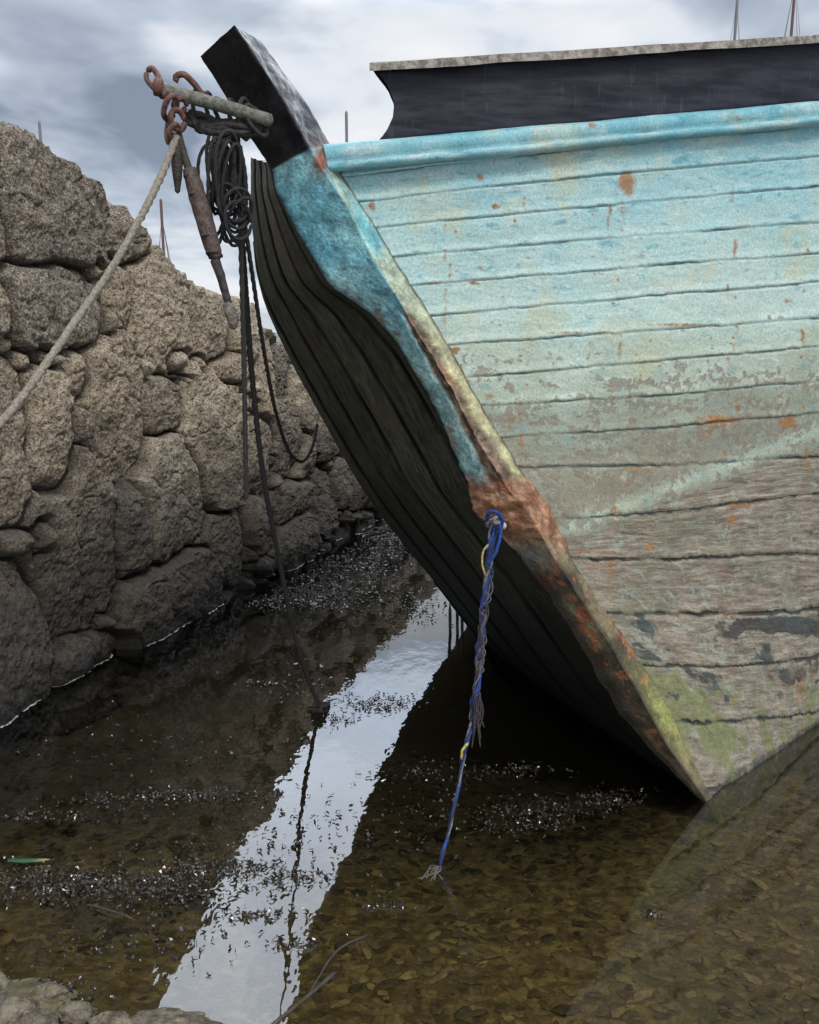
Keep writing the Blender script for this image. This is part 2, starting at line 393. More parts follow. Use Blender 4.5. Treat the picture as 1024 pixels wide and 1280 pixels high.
seam=sst(.050,.014,ds)*(.40+.60*sjit)*(.85+.25*below)
dep=(.0070+.002*below)*seam +.0035*fbm(ss*5,rw*1.5,pid*4,4)+.0012*fbm(ss*30,rw*9,3,3)-.006*sst(.3,.0,1-fr)*(0.4+.6*sjit)
lowf=sst(12,16,rw); dep=dep+.010*lowf*fbm(ss*10,rw*3,1.2,4)
NEAR[...,1]+=dep
bare=sst(4,34,V-lin)*(.82+.5*fbm(ss*3,rw*.8,6,4))
worn=sst(-260,0,V-lin)
tone=np.clip(np.interp(V,[130,260,400,520,640],[.02,.24,.45,.80,1.0])*.92+.1*worn,0,1)
strip=np.exp(-((V-lin-2)/12)**2)*sst(680,720,U)*sst(-.5,.1,fbm(ss*4,0*ss,2,3)+.3); tone=tone*(1-strip)+.66*strip
rust=np.zeros_like(U)
spots=[(783,226,13,14,1.1),(786,236,7,12,1),(778,268,16,35,.42),(620,258,7,4,.9),(600,221,6,7,.8),(465,258,6,8,.8),(895,525,28,10,.9),(885,540,12,10,.6),(986,528,14,12,.85),
(930,522,70,4,.45),(800,585,34,6,.6),(785,605,8,12,.5),(925,630,34,7,.7),(770,582,60,3,.5),(720,416,70,3,.65),(850,406,60,3,.75),(740,434,8,10,.6),(715,432,7,10,.5),(570,438,7,7,.8),(600,335,8,6,.6),
(852,512,45,3,.5),(813,684,9,9,.8),(915,648,8,8,.8),(740,690,60,3,.6),(960,694,60,3,.5),(742,268,5,4,.7),(592,354,10,3,.8),(545,354,22,4,.6),(1000,350,20,3,.5),(985,376,8,4,.8),(612,495,8,4,.7),(640,520,9,6,.6),
(850,772,6,6,.6),(912,660,5,5,.8),(740,708,30,8,.55),(700,700,20,10,.6),(870,620,30,4,.4),(1000,860,16,30,.6),(690,690,12,25,.6),(655,548,14,5,.6),(990,500,8,30,.4),(800,320,14,30,.3),(805,460,10,40,.3),(720,340,20,30,.28)]
for (a,b,sa,sb,w) in spots: rust=np.maximum(rust,w*np.exp(-(((U-a)/sa)**2+((V-b)/sb)**2)))
q=random.Random(3)
for i in range(150):
    fu=[650,770,915,1010,560][i%5]+q.uniform(-10,10); fv=q.uniform(230,900); w=q.uniform(.35,.95)
    rust=np.maximum(rust,w*np.exp(-(((U-fu)/3.2)**2+((V-fv)/3.2)**2)))
    if i%2==0: rust=np.maximum(rust,.43*w*np.exp(-((U-fu)/4.)**2)*sst(fv-2,fv,V)*sst(fv+q.uniform(20,60),fv,V)*2)
rust[U>1500]=0
alg=.95*np.exp(-(((U-838)/42)**2+((V-890)/48)**2))+.7*sst(815,880,V)*sst(-.05,.3,fbm(ss*8,rw*1.6,5,3)+.05)
alg=np.maximum(alg,.8*np.exp(-(((U-800)/30)**2+((V-840)/25)**2)))
alg=np.maximum(alg,.65*np.exp(-((V-865)/22)**2)*sst(860,900,U)*sst(-.3,.2,fbm(ss*12,rw*3,9,3)))
dn=fbm(ss*9,rw*2.2,8.5,4)
dark=1.1*sst(-.5,.3,dn+1.2-1.6*np.sqrt(((U-985)/85)**2+((V-782)/11)**2))
dark=dark+.7*sst(.15,.4,fbm(ss*4,rw*2.5,8,4))*sst(740,790,V)*sst(900,850,V)+.5*sst(.1,.35,fbm(ss*14,rw*7,4,4))*sst(0,60,V-lin)
dark=np.where(U>1150,0,dark)
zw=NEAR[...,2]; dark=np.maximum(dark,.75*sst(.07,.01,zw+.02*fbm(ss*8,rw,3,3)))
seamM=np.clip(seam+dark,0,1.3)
masks=np.stack([rust,np.clip(bare,0,1),np.clip(alg,0,1),seamM],-1)
uvp=np.stack([ss,rw*.16,prand],-1)
grid_mesh('hull_planking_near',NEAR,HULL,boat,attrs={'masks':masks,'uvp':uvp,'tone':tone})

# ---- far side
FLv=np.array([205,240,300,358,392,440,505,570,628,682,737,807,888,930,1000,1062.])
FS=[(314,190,3.25),(313,232,3.35),(316,300,3.55),(322,345,3.75),(334,385,3.85),(352,425,3.95),(380,480,4.05),(412,537,4.15),(436,582,4.25),(466,630,4.35),(500,675,4.45),(538,722,4.55),(572,765,4.65),(590,788,4.72),(606,812,4.78),(640,880,4.85)]
FS=np.array(FS); NF=300
rf=np.linspace(0,len(FS)-1,NF)
idx=np.arange(len(FS))
flv=np.interp(rf,idx,FLv)
o2=np.argsort(proj(Lp)[1]); Lvv=proj(Lp)[1][o2]; Ls=Lp[o2]
FL=np.stack([np.interp(flv,Lvv,Ls[:,c]) for c in range(3)],-1)+np.array([.02,.03,0])
FSil=PY(np.interp(rf,idx,FS[:,0]),np.interp(rf,idx,FS[:,1]),np.interp(rf,idx,FS[:,2]))
FSil=smoothk(FSil,25)
S2=np.linspace(0,1,320)
b=(np.sin(np.pi*S2)*.05)[:,None]
FP=FL[None]*(1-S2[:,None,None])+FSil[None]*S2[:,None,None]
rt=np.interp(rf,[0,len(FS)-1],[1,0])
FP[...,0]-=b*(.6*(1-rt)[None,:])
FE=ext_path(FSil,np.full(NF,92.0),6.3,60,'far',rt)
FAR=np.concatenate([FP,FE],0)
s2=np.concatenate([S2*1.4,1.4+np.linspace(.1,6.3,60)])[:,None]*np.ones((1,NF))
# strakes sweep up the bow: seam coordinate mixes girth and length
rwf=s2*3.4+rf[None,:]*.11+.06*fbm(s2*2,rf[None,:]*.4,1,3); frf=rwf-np.floor(rwf); dsf=np.minimum(frf,1-frf)
vis=np.where(s2>1.42,0,1)
sj=.55+.45*sst(-.4,.4,fbm(rf[None,:]*.9,np.floor(rwf+.5)*3.3,0,3))
sf=sst(.085,.03,dsf)*vis*sj
ptf=_h(np.floor(rwf).astype(np.int64)*7+2,np.floor(rwf*0).astype(np.int64)+1,np.floor(rwf*0).astype(np.int64))
FAR[...,0]+=.006*sf+.006*fbm(s2*6,rf[None,:]*.6,2,4)
nrmf=np.array([-.75,-.6,-.25]); FAR+=(.006*(1-frf)*vis)[...,None]*nrmf
def mat_far():
    m=M('dark_hull_paint_shaded_low'); p=m.pos(); uv=m.sep(m.attr('uvp'))
    g=m.comb(m.ma('MULTIPLY',uv[0],5.0),m.ma('MULTIPLY',uv[1],1.0),0.0); n=m.noise(g,6,7,.75); n2=m.noise(p,26,5,.7); n3=m.noise(p,4,4,.6)
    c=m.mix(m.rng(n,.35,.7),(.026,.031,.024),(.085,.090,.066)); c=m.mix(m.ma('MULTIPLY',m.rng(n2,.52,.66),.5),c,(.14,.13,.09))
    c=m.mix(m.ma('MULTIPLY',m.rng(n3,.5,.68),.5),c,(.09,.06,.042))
    f=m.rng(uv[2],0,1,.70,1.2,False); c=m.mix(1.0,c,m.comb(f,f,f),'MULTIPLY')
    c=m.mix(m.rng(m.sep(p)[2],1.35,.25,0,.96),c,(.004,.0045,.0035))  # shade under the hull put into the colour, blackening towards the water
    c=m.mix(m.attr('seamf','Fac'),c,(.001,.001,.001))
    return m.pbr(c,.7,m.bump(m.ma('ADD',n,n2),.6,.010),0.0,.15)
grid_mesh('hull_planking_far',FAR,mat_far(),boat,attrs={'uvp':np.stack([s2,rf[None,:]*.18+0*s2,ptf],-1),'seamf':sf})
ncol=60
na=NEAR[-1][np.linspace(0,NROW-1,ncol).astype(int)]; fa=FAR[-1][np.linspace(0,NF-1,ncol).astype(int)]
t=np.linspace(0,1,12)[:,None,None]; grid_mesh('transom',na[None]*(1-t)+fa[None]*t,BUL,boat)
ns=NEAR[np.concatenate([np.linspace(0,559,60).astype(int),np.arange(560,620)]),6]; fs=FAR[np.concatenate([np.linspace(0,319,60).astype(int),np.arange(320,380)]),4]
grid_mesh('deck',ns[None]*(1-t)+fs[None]*t,CAP,boat)

# ---- rub rail, bulwark, cap rail on near side
def near_edge(u0,u1,v0,v1,n,dy,ext=True,h=18):
    uu=np.linspace(u0,u1,n); vv=np.linspace(v0,v1,n)
    Yb=np.interp(uu,[405,1024],[2.70,2.98])-np.sin(np.pi*np.clip((uu-405)/619,0,1))*.045+dy
    P=PY(uu,vv,Yb)
    if ext:
        E=ext_path(P[-1:],np.array([h]),6.5,60,'near',np.array([1.0]))[:,0]
        P=np.vstack([P,E])
    return P
n=360
prof=[(0,.02),(0,-.012),(.06,-.030),(.14,-.036),(.5,-.038),(.62,-.030),(.66,-.044),(.82,-.046),(.94,-.036),(1,-.018),(1,.03)]
cols=[near_edge(404+8*f,1024,181+f*35,126+f*31,n,dy) for f,dy in prof]
P=np.stack(cols,1); sr_=np.concatenate([np.linspace(0,1.6,n),1.6+np.linspace(.1,6.5,60)])[:,None]*np.ones((1,len(prof)))
P[...,1]+=.005*fbm(sr_*12,np.arange(len(prof))[None,:]*.6,0,4); P[...,2]+=.004*fbm(sr_*6,np.arange(len(prof))[None,:]*.3,3,4)
ppz=np.arange(len(prof))[None,:]*np.ones((P.shape[0],1))
u_,v_=proj(P)
mk=np.zeros(P.shape[:2]+(4,)); 
for (a,b_,sa,sb,w) in [(740,158,8,6,.8),(820,165,30,4,.5),(430,200,8,8,.5),(600,180,50,3,.4),(680,150,30,3,.5),(930,150,30,3,.5)]: mk[...,0]=np.maximum(mk[...,0],w*np.exp(-(((u_-a)/sa)**2+((v_-b_)/sb)**2)))
mk[...,3]=sst(8.5,10,ppz)*.5+.55*np.exp(-((ppz-5.4)/.6)**2)
grid_mesh('rubbing_strake',P,HULL,boat,attrs={'masks':mk,'uvp':np.stack([sr_,ppz*.02,0*ppz+.3],-1),'tone':0*ppz+.0})
hs=np.linspace(0,1,14)
lu=np.interp(hs,[0,.12,.3,.5,.72,.9,1],[470,482,491,493,484,470,464])
front=[near_edge(a,1024,np.interp(a,[405,1024],[185,128])*(1-h_)+np.interp(a,[405,1024],[82,46])*h_,128*(1-h_)+46*h_,n,.012) for h_,a in zip(hs,lu)]
back=[f+np.array([.0,.055,0]) for f in front][::-1]
grid_mesh('bulwark',np.stack(front+back,1),BUL,boat,wrap=True)
cc4=[near_edge(462,1024,v0,43 if v0==78 else 53,n,dy-.01) for (v0,dy) in [(78,-.02),(78,.09),(89,.09),(89,-.02)]]
CP=np.stack(cc4,1); CP[...,2]+=.003*fbm(sr_[:,:1]*6,np.arange(4)[None,:]*.6,0,3)
grid_mesh('cap_rail',CP,CAP,boat,wrap=True,smooth=False)
raw_mesh('cap_rail_end',CP[0],[[0,1,2,3]],CAP,boat,False)
fb=FAR[345:,2]; fbc=[fb,fb+np.array([0,0,.24]),fb+np.array([.04,-.02,.24]),fb+np.array([.04,-.02,0])]
grid_mesh('bulwark_far',np.stack(fbc,1),BUL,boat,wrap=True)

# ---- gammon pin, shackles & gear at stem head
bag=Bag(); IR=(.10,.045,.032,1); ST=(.11,.11,.09,1)
tube(bag,ppts([(190,108,2.44),(240,122,2.48),(290,136,2.52),(342,152,2.58)]),.018,ST,.01,14,rough=.08)
tube(bag,ppts([(190,107,2.44),(199,109,2.445),(206,111,2.45)]),.024,IR,.006,12,rough=.12)
tube(bag,ppts([(183,90,2.46),(190,85,2.46),(196,92,2.455),(202,106,2.44),(207,122,2.43)]),.008,IR,.006,10,rough=.15)
tube(bag,ppts([(183,90,2.46),(184,100,2.45),(194,112,2.45),(206,124,2.45)]),.007,IR,.006,10,rough=.15)
tube(bag,ppts([(222,104,2.52),(220,96,2.52),(230,93,2.52),(242,104,2.53),(252,116,2.54),(268,128,2.55)]),.009,IR,.006,10,rough=.15)
def ringp(u,v,ru,rv,Y,ang=0,dy=.02,n=14):
    L=[]
    for i in range(n+1):
        a=2*math.pi*i/n+.3; x=ru*math.cos(a); y=rv*math.sin(a)
        L.append((u+x*math.cos(ang)-y*math.sin(ang),v+x*math.sin(ang)+y*math.cos(ang),Y+dy*math.sin(a*1.0+1)))
    return ppts(L)
for (u,v,ru,rv,Y,an,R,c) in [(213,134,7,15,2.44,.3,.008,IR),(222,150,8,13,2.45,-.3,.008,IR),(218,166,6,11,2.45,.2,.007,IR),(225,131,8,8,2.46,0,.007,IR)]:
    tube(bag,ringp(u,v,ru,rv,Y,an),R,c,.006,10,rough=.22)
tube(bag,ppts([(211,150,2.46),(209,170,2.46),(213,182,2.46)]),.008,IR,.006,8,rough=.2)
bag.make('shackles_and_pin',METAL,boat)
bag=Bag()
for j in range(6):
    u=250+j*14; v=128+j*3.6
    tube(bag,ringp(u,v+q.uniform(4,9),q.uniform(5,9),20+q.uniform(-4,6),2.56,-.3+q.uniform(-.3,.3),.03),.006,(.026,.023,.02,1),.006,8,.18,220)
for j in range(18):
    tube(bag,ppts([(225+q.uniform(0,25),138+q.uniform(0,14),2.50),(255+q.uniform(-8,8),150+q.uniform(-8,14),2.52),(290+q.uniform(-8,8),158+q.uniform(-8,14),2.53),(328,160+q.uniform(-8,10),2.58)]),q.uniform(.005,.008),(.025,.022,.02,1),.006,8,.18,220)
for j in range(12):
    tube(bag,ringp(282+q.uniform(-12,12),224+q.uniform(-16,16),q.uniform(7,24),q.uniform(40,70),2.53+q.uniform(-.04,.05),q.uniform(-.22,.22),q.uniform(.02,.06),20),.0048,(.016,.015,.016,1),.007,8,.18,260)
for j in range(6):
    tube(bag,ringp(291+q.uniform(-7,7),262+q.uniform(-14,14),q.uniform(9,17),q.uniform(18,34),2.52+q.uniform(-.03,.03),q.uniform(-.5,.5),.03,16),.005,(.018,.017,.018,1),.006,8,.18,260)
for j in range(5):
    x=q.uniform(268,300); tube(bag,ppts([(x,165,2.55),(x+q.uniform(-5,5),200,2.53),(x+q.uniform(-8,8),q.uniform(215,260),2.53)]),.005,(.018,.017,.018,1),.006,8,.18,260)
bag.make('lashing_and_rope_coil',ROPE,boat)
g=empty('hanging_rigging_screw')
bag=Bag()
tube(bag,ppts([(217,165,2.46),(221,195,2.46),(222,242,2.46)]),.013,(.03,.022,.018,1),.006,10,rough=.1,rfn=lambda x:.6+.6*math.sin(math.pi*min(1,x*1.1)))
tube(bag,ppts([(222,165,2.47),(229,190,2.47),(240,222,2.47)]),.011,(.035,.028,.024,1),.006,10,rough=.15)
tube(bag,ppts([(236,208,2.47),(252,262,2.475),(270,325,2.48)]),.023,(.07,.048,.04,1),.006,14,rough=.14,rfn=lambda x:.72+.38*math.sin(math.pi*x)**.6)
for uu,vv in ((240,222),(247,245),(262,297),(268,318)): tube(bag,ringp(uu,vv,9,3,2.473,.25,.022),.005,(.03,.025,.025,1),.005,8)
tube(bag,ppts([(268,322,2.48),(278,352,2.49),(286,382,2.5)]),.013,(.035,.03,.03,1),.006,10,rough=.2,rfn=lambda x:1.1-.3*x)
tube(bag,ppts([(283,376,2.5),(289,392,2.5),(293,412,2.5)]),.015,(.12,.10,.085,1),.006,10,rough=.3,rfn=lambda x:.7+.5*math.sin(math.pi*x))
bag.make('leathered_screw',METAL,g)

# ---- ropes
def rope(name,L,rad,col,strand=.16,tw=180,sides=9,step=.006,rough=0):
    bg=Bag(); tube(bg,ppts(L) if not isinstance(L,np.ndarray) else L,rad,col,step,sides,strand,tw,rough=rough); return bg.make(name,ROPE)
rope('mooring_rope',[(222,168,2.46),(205,212,2.42),(178,268,2.36),(140,335,2.28),(90,408,2.18),(40,480,2.08),(-10,540,1.98),(-120,640,1.75)],.0095,(.20,.175,.14,1),.14,260,rough=.12)
e=PZ(402,888)
rope('mooring_rope',[(296,175,2.56),(300,260,2.62),(306,350,2.75),(316,480,2.95),(330,600,3.12),(350,705,3.33),(370,800,3.52),(388,856,3.66),(402,888,float(e[1]))],.0098,(.014,.013,.013,1))
rope('hanging_rope',[(297,170,2.58),(301,300,2.60),(305,450,2.62),(308,625,2.64)],.0075,(.02,.018,.016,1))
rope('hanging_rope',[(300,180,2.56),(304,260,2.6),(318,360,2.75),(332,450,2.95),(346,520,3.2),(362,565,3.45),(378,577,3.6),(390,560,3.75),(397,530,3.9)],.0068,(.02,.018,.018,1))
bg=Bag(); 
for j in range(8): tube(bg,[PZ(398+q.uniform(-12,14),884+q.uniform(-6,8),q.uniform(.0,.04)) for _ in range(4)],.006,(.015,.013,.012,1),.006,8,.15,200)
bg.make('rope_knot',ROPE)
# blue rope from stem bolt
Yb=2.66
e2=PZ(548,1086)
bl=[(617,650,Yb),(613,690,Yb-.01),(607,740,Yb-.01),(601,800,2.66),(597,850,2.66),(590,900,2.64),(580,945,2.62),(570,1000,2.58),(560,1045,2.54),(548,1086,float(e2[1]))]
ba=np.array(bl)
def onrope(v): return np.interp(v,ba[:,1],ba[:,0]),np.interp(v,ba[:,1],ba[:,2])
br=Bag()
cols3=[(.012,.028,.11,1),(.018,.05,.21,1),(.12,.13,.16,1),(.03,.03,.045,1)]
for j in range(6):
    pts=[]
    for i,v in enumerate(np.linspace(650,1084,26)):
        u,Y=onrope(v); ampu=3.6 if v<880 else 1.0
        pts.append((u+ampu*math.sin(i*1.7+j*1.4)+q.uniform(-1.2,1.2),v,Y+.009*math.cos(i*1.7+j*1.4)))
    pts=ppts(pts[:-1])+[PZ(548+q.uniform(-3,3),1086+q.uniform(-2,3),-.01)]
    tube(br,pts,.0042 if j else .0050,cols3[j%4],.005,8,.2,260,rough=.25,rfn=lambda x:1-.35*x)
tube(br,ppts([(608,652,Yb-.02),(611,641,Yb-.05),(620,640,Yb-.06),(628,652,Yb-.03),(622,668,Yb-.02)]),.006,(.012,.04,.20,1),.005,9,.2,200)
tube(br,ppts([(622,650,Yb-.03),(626,665,Yb-.03),(620,690,Yb-.03),(610,705,Yb-.02)]),.005,(.016,.05,.22,1),.005,9,.2,200)
for j in range(70):
    v=690+250*q.random(); u,Y=onrope(v); l=q.uniform(12,45); u2,_=onrope(v+l); sgn=q.choice([-1,1])
    cc_=q.choice([(.03,.025,.03,1),(.02,.03,.11,1),(.10,.095,.10,1),(.05,.04,.035,1)])
    tube(br,ppts([(u+q.uniform(-4,4),v,Y-.01),(u+sgn*q.uniform(2,7),v+l*.5,Y-.01),(u2+q.uniform(-4,4),v+l,Y-.01)]),.0020,cc_,.008,5)
for j in range(10):
    u=594+q.uniform(-5,7); v=860+q.uniform(0,30)
    tube(br,ppts([(u,v,2.63),(u+q.uniform(-3,6),v+22,2.62),(u+q.uniform(-4,7),v+q.uniform(30,70),2.62)]),.003,(.035,.028,.03,1),.008,6,rough=.3)
tube(br,ppts([(611,680,Yb-.03),(604,690,Yb-.03),(603,706,Yb-.03),(607,720,Yb-.02)]),.0036,(.34,.28,.10,1),.006,6,.2,260)
tube(br,ppts([(586,928,2.61),(578,938,2.60),(577,950,2.60)]),.0045,(.36,.30,.06,1),.006,6,.2,260)
for j in range(9):
    tube(br,[PZ(549,1083,.010),PZ(546+q.uniform(-10,10),1087+q.uniform(-5,6),.006),PZ(536+q.uniform(-14,20),1094+q.uniform(-6,8),.001)],.0020,(.09,.085,.07,1),.006,6,rough=.3)
br.make('frayed_blue_rope',ROPE)
bt=Bag(); tube(bt,ppts([(612,655,2.74),(618,652,2.66),(622,650,2.62)]),.014,(.25,.24,.24,1),.004,12,rough=.1)
tube(bt,ppts([(628,658,2.72),(629,657,2.65)]),.012,(.3,.3,.3,1),.004,10,rough=.1)
bt.make('stem_bolt',METAL,boat)

# ============================ STONE WALL ============================
B0=PZ(0,905); B1=PZ(320,736); ev=(B1-B0); ev[2]=0; ev/=np.linalg.norm(ev); nv=np.array([ev[1],-ev[0],0])
BAT=.07
def on_wall(u,v):
    dx,dy,dz=ray(u,v); D=np.array([dx,dy,dz]); C0=np.array([0,0,H])
    t=-(np.dot(C0-B0,nv)+BAT*H)/(np.dot(D,nv)+BAT*dz); P=C0+D*t
    return np.dot(P-B0,ev),P[2]
boxes=[(0,175,135,330),(20,330,140,430),(-30,200,14,340),(-30,350,22,430),(180,305,243,470),(150,320,176,412),(-20,440,52,650),(50,470,100,640),(98,505,126,552),(120,430,190,600),(60,570,165,800),
(-30,700,80,900),(182,552,275,690),(240,465,312,632),(150,600,192,720),(172,690,312,795),(268,640,322,740),(188,465,242,545),(245,352,300,445),(300,375,330,450),(95,430,122,500),(140,265,200,330),
(278,440,312,480),(322,410,350,520),(350,425,372,500),(318,520,350,620),(350,500,385,590),(322,625,352,690),(352,600,395,650),(350,650,400,710),(375,455,402,540),(12,655,58,700),(60,640,75,700),(80,800,175,850),(215,430,245,465),(372,540,400,600)]
seeds=[]
for (a,b_,c_,d_) in boxes:
    w0,z0=on_wall((a+c_)/2,(b_+d_)/2); wa,_=on_wall(a,(b_+d_)/2); wb,_=on_wall(c_,(b_+d_)/2); _,za=on_wall((a+c_)/2,b_); _,zb=on_wall((a+c_)/2,d_)
    seeds.append((w0,z0,max(.06,abs(wb-wa)/2),max(.06,abs(za-zb)/2)))
q2=random.Random(11)
for (N_,rxa,rxb,rza,rzb,th) in ((4000,.12,.34,.10,.25,.98),(7000,.035,.10,.03,.08,.97)):
    for _ in range(N_):
        w0=q2.uniform(-3.4,8.0); z0=q2.uniform(-.3,2.9); rx=q2.uniform(rxa,rxb); rz=q2.uniform(rza,rzb)
        if all(math.hypot((w0-s[0])/(rx+s[2]),(z0-s[1])/(rz+s[3]))>th for s in seeds): seeds.append((w0,z0,rx,rz))
top=[(-60,150),(0,168),(38,172),(52,186),(78,200),(128,235),(140,262),(165,265),(200,300),(222,330),(240,346),(270,362),(300,374),(326,395),(335,410),(362,424),(380,440),(397,470)]
tw=[on_wall(a,b_) for a,b_ in top]; twx=[-3.6]+[a for a,_ in tw]+[8.5]; twz=[tw[0][1]+.1]+[b_ for _,b_ in tw]+[tw[-1][1]-.25]
wco=np.concatenate([np.linspace(-3.4,-.4,160,endpoint=False),np.linspace(-.4,3.2,600,endpoint=False),np.linspace(3.2,8.2,360)])
nz=420; zt=np.interp(wco,twx,twz)+.03*fbm(wco*4,0,0,3)
fz=np.linspace(0,1,nz)
W=wco[:,None]*np.ones((1,nz)); Zc=-.35+(zt[:,None]+.35)*fz[None,:]
wx=W+.060*fbm(W*3.2,Zc*3.2,1,3)+.018*fbm(W*12,Zc*12,2,4); wz=Zc+.060*fbm(W*3.2,Zc*3.2,7,3)+.018*fbm(W*12,Zc*12,9,4)
f1=np.full(W.shape,9.);f2=np.full(W.shape,9.);cid=np.zeros(W.shape,int)
for i,(a,b_,rx,rz) in enumerate(seeds):
    dx=np.abs(wx-a)/rx; dz=np.abs(wz-b_)/rz
    dd=(dx**2.6+dz**2.6)**(1/2.6)
    m_=dd<f1; f2=np.where(m_,f1,np.minimum(f2,dd)); f1=np.where(m_,dd,f1); cid=np.where(m_,i,cid)
scl=np.array([min(s[2],s[3]) for s in seeds])[cid]
gapd=(f2-f1)*scl
prof_=sst(-.004,.06,gapd)**.5
sr1=_h(cid*7+1,cid*0+3,cid*0+1); sr2=_h(cid*5+2,cid*0+8,cid*0+4); sr3=_h(cid*3+9,cid*0+1,cid*0+6)
sx=np.array([s[0] for s in seeds])[cid]; sz_=np.array([s[1] for s in seeds])[cid]
jf=sst(-.45,.05,fbm(W*2.2,Zc*2.2,13,3))
disp=-(.065+.075*jf)*(1-prof_)+(sr1-.5)*.09*prof_+prof_*((wx-sx)*(sr2-.5)*.28+(wz-sz_)*(sr3-.5)*.34)
disp+= -.032*(np.clip(f1,0,1.3)**2)+.032*fbm(W*5,Zc*5,cid*.37,4)+.019*fbm(W*18,Zc*18,5,4)+.009*fbm(W*70,Zc*70,6,2)
rid=np.abs(fbm(W*5+3,Zc*4,cid*.6,3)); disp-=.015*sst(.05,.0,rid)
gapu=on_wall(322,680)[0]
gg=np.exp(-((W-gapu-.02*fbm(Zc*5,0,3,2))/.035)**2)*sst(1.15,.9,Zc); disp-=.28*gg
dz_top=sst(.93,1,fz)[None,:]*( .05*fbm(W*7,cid*.9,2,3)+.03*fbm(W*20,0,2,2) -.07*(1-prof_))
Pw=B0[None,None,:]+W[...,None]*ev+ (Zc+dz_top)[...,None]*np.array([0,0,1.])+((-BAT*Zc+disp)[...,None])*nv
TH=.75; nb=40; tb=np.linspace(0,1,nb+1)[1:]
lastP=Pw[:,-1]; back=lastP[:,None]-nv*(tb[None,:,None]*TH)
Wb=wco[:,None]*np.ones((1,nb)); back[...,2]+=.05*fbm(Wb*7,tb[None,:]*5,3,3)*sst(0,.15,tb)[None,:]+(.05*np.sin(np.pi*tb))[None,:]
drop=back[:,-1][:,None].copy(); drop[...,2]=-.35
Pall=np.concatenate([Pw,back,drop],1)
ci=np.stack([_h(cid*11+5,cid*0+2,cid*0),(1-sst(0,.028,gapd))*(.55+.45*jf),Zc],-1)
cib=np.repeat(ci[:,-1:],nb+1,axis=1); ci=np.concatenate([ci,cib],1)
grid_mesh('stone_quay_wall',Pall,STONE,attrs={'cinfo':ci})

# ============================ GROUND, WATER ============================
def axis(c,n,k_): 
    t=np.linspace(-1,1,n); return c+np.sinh(t*k_)/np.sinh(k_)*900
gx=axis(0.3,360,8.2); gy=axis(3.2,420,8.2)
GX,GY=np.meshgrid(gx,gy,indexing='ij')
dw=(GX-B0[0])*nv[0]+(GY-B0[1])*nv[1]; wl=(GX-B0[0])*ev[0]+(GY-B0[1])*ev[1]
GZ=-.11-.04*fbm(GX*.7,GY*.7,0,3)+.012*fbm(GX*9,GY*9,1,4)-.14*sst(2.9,4.2,GY)
GZ+=.13*np.exp(-(((GX+1.05)/.40)**2+((GY-1.90)/.20)**2))
bank=sst(7.6,9.0,GY+.4*fbm(GX*1.3,GY*1.3,4,3))*sst(6.0,3.0,np.abs(GX-.5)); GZ+=bank*(.42+.12*fbm(GX*3,GY*3,5,4))
land=sst(-.45,-.6,dw)*sst(-20,-10,wl)*sst(14,11,wl); GZ=GZ*(1-land)+1.25*land
GZ-=.6*sst(14,40,np.hypot(GX,GY))*(1-land)
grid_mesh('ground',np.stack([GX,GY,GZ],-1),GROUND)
wx_=np.array([-900.,-3,-1,0,1,3,900]); WX,WY=np.meshgrid(wx_,wx_,indexing='ij')
grid_mesh('water',np.stack([WX,WY,0*WX],-1),WATER)
t_=(1+5**.5)/2
iv=np.array([(-1,t_,0),(1,t_,0),(-1,-t_,0),(1,-t_,0),(0,-1,t_),(0,1,t_),(0,-1,-t_),(0,1,-t_),(t_,0,-1),(t_,0,1),(-t_,0,-1),(-t_,0,1)])/1.9
it=np.array([(0,11,5),(0,5,1),(0,1,7),(0,7,10),(0,10,11),(1,5,9),(5,11,4),(11,10,2),(10,7,6),(7,1,8),(3,9,4),(3,4,2),(3,2,6),(3,6,8),(3,8,9),(4,9,5),(2,4,11),(6,2,10),(8,6,7),(9,8,1)])
def gz(x,y): 
    i=np.clip(np.searchsorted(gx,x),0,len(gx)-1); j=np.clip(np.searchsorted(gy,y),0,len(gy)-1); return GZ[i,j]
bg=Bag()
NPB=10500
px=rng.uniform(-1.9,2.4,NPB); py=rng.uniform(1.3,3.8,NPB)
for i in range(NPB):
    s=.005+.018*rng.random()**2.4; 
    if rng.random()<.008: s*=2.0
    v=iv*(1+.25*rng.normal(size=iv.shape))*np.array([s*rng.uniform(1.0,2.1),s*.85,s*rng.uniform(.2,.4)])
    a=rng.normal()*.5; ca,sa=math.cos(a),math.sin(a)
    v=np.stack([v[:,0]*ca-v[:,1]*sa,v[:,0]*sa+v[:,1]*ca,v[:,2]+v[:,0]*rng.normal()*.10],-1)
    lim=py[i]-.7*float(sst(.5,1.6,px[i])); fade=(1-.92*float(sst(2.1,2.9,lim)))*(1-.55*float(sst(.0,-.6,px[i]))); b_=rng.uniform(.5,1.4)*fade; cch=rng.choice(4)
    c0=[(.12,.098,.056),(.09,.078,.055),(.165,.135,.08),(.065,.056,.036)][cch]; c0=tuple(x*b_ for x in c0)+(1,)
    bg.add(v+np.array([px[i],py[i],min(gz(px[i],py[i])+s*.1,-.012)]),it,c0)
bg.make('pebbles',SLATE,None,False)
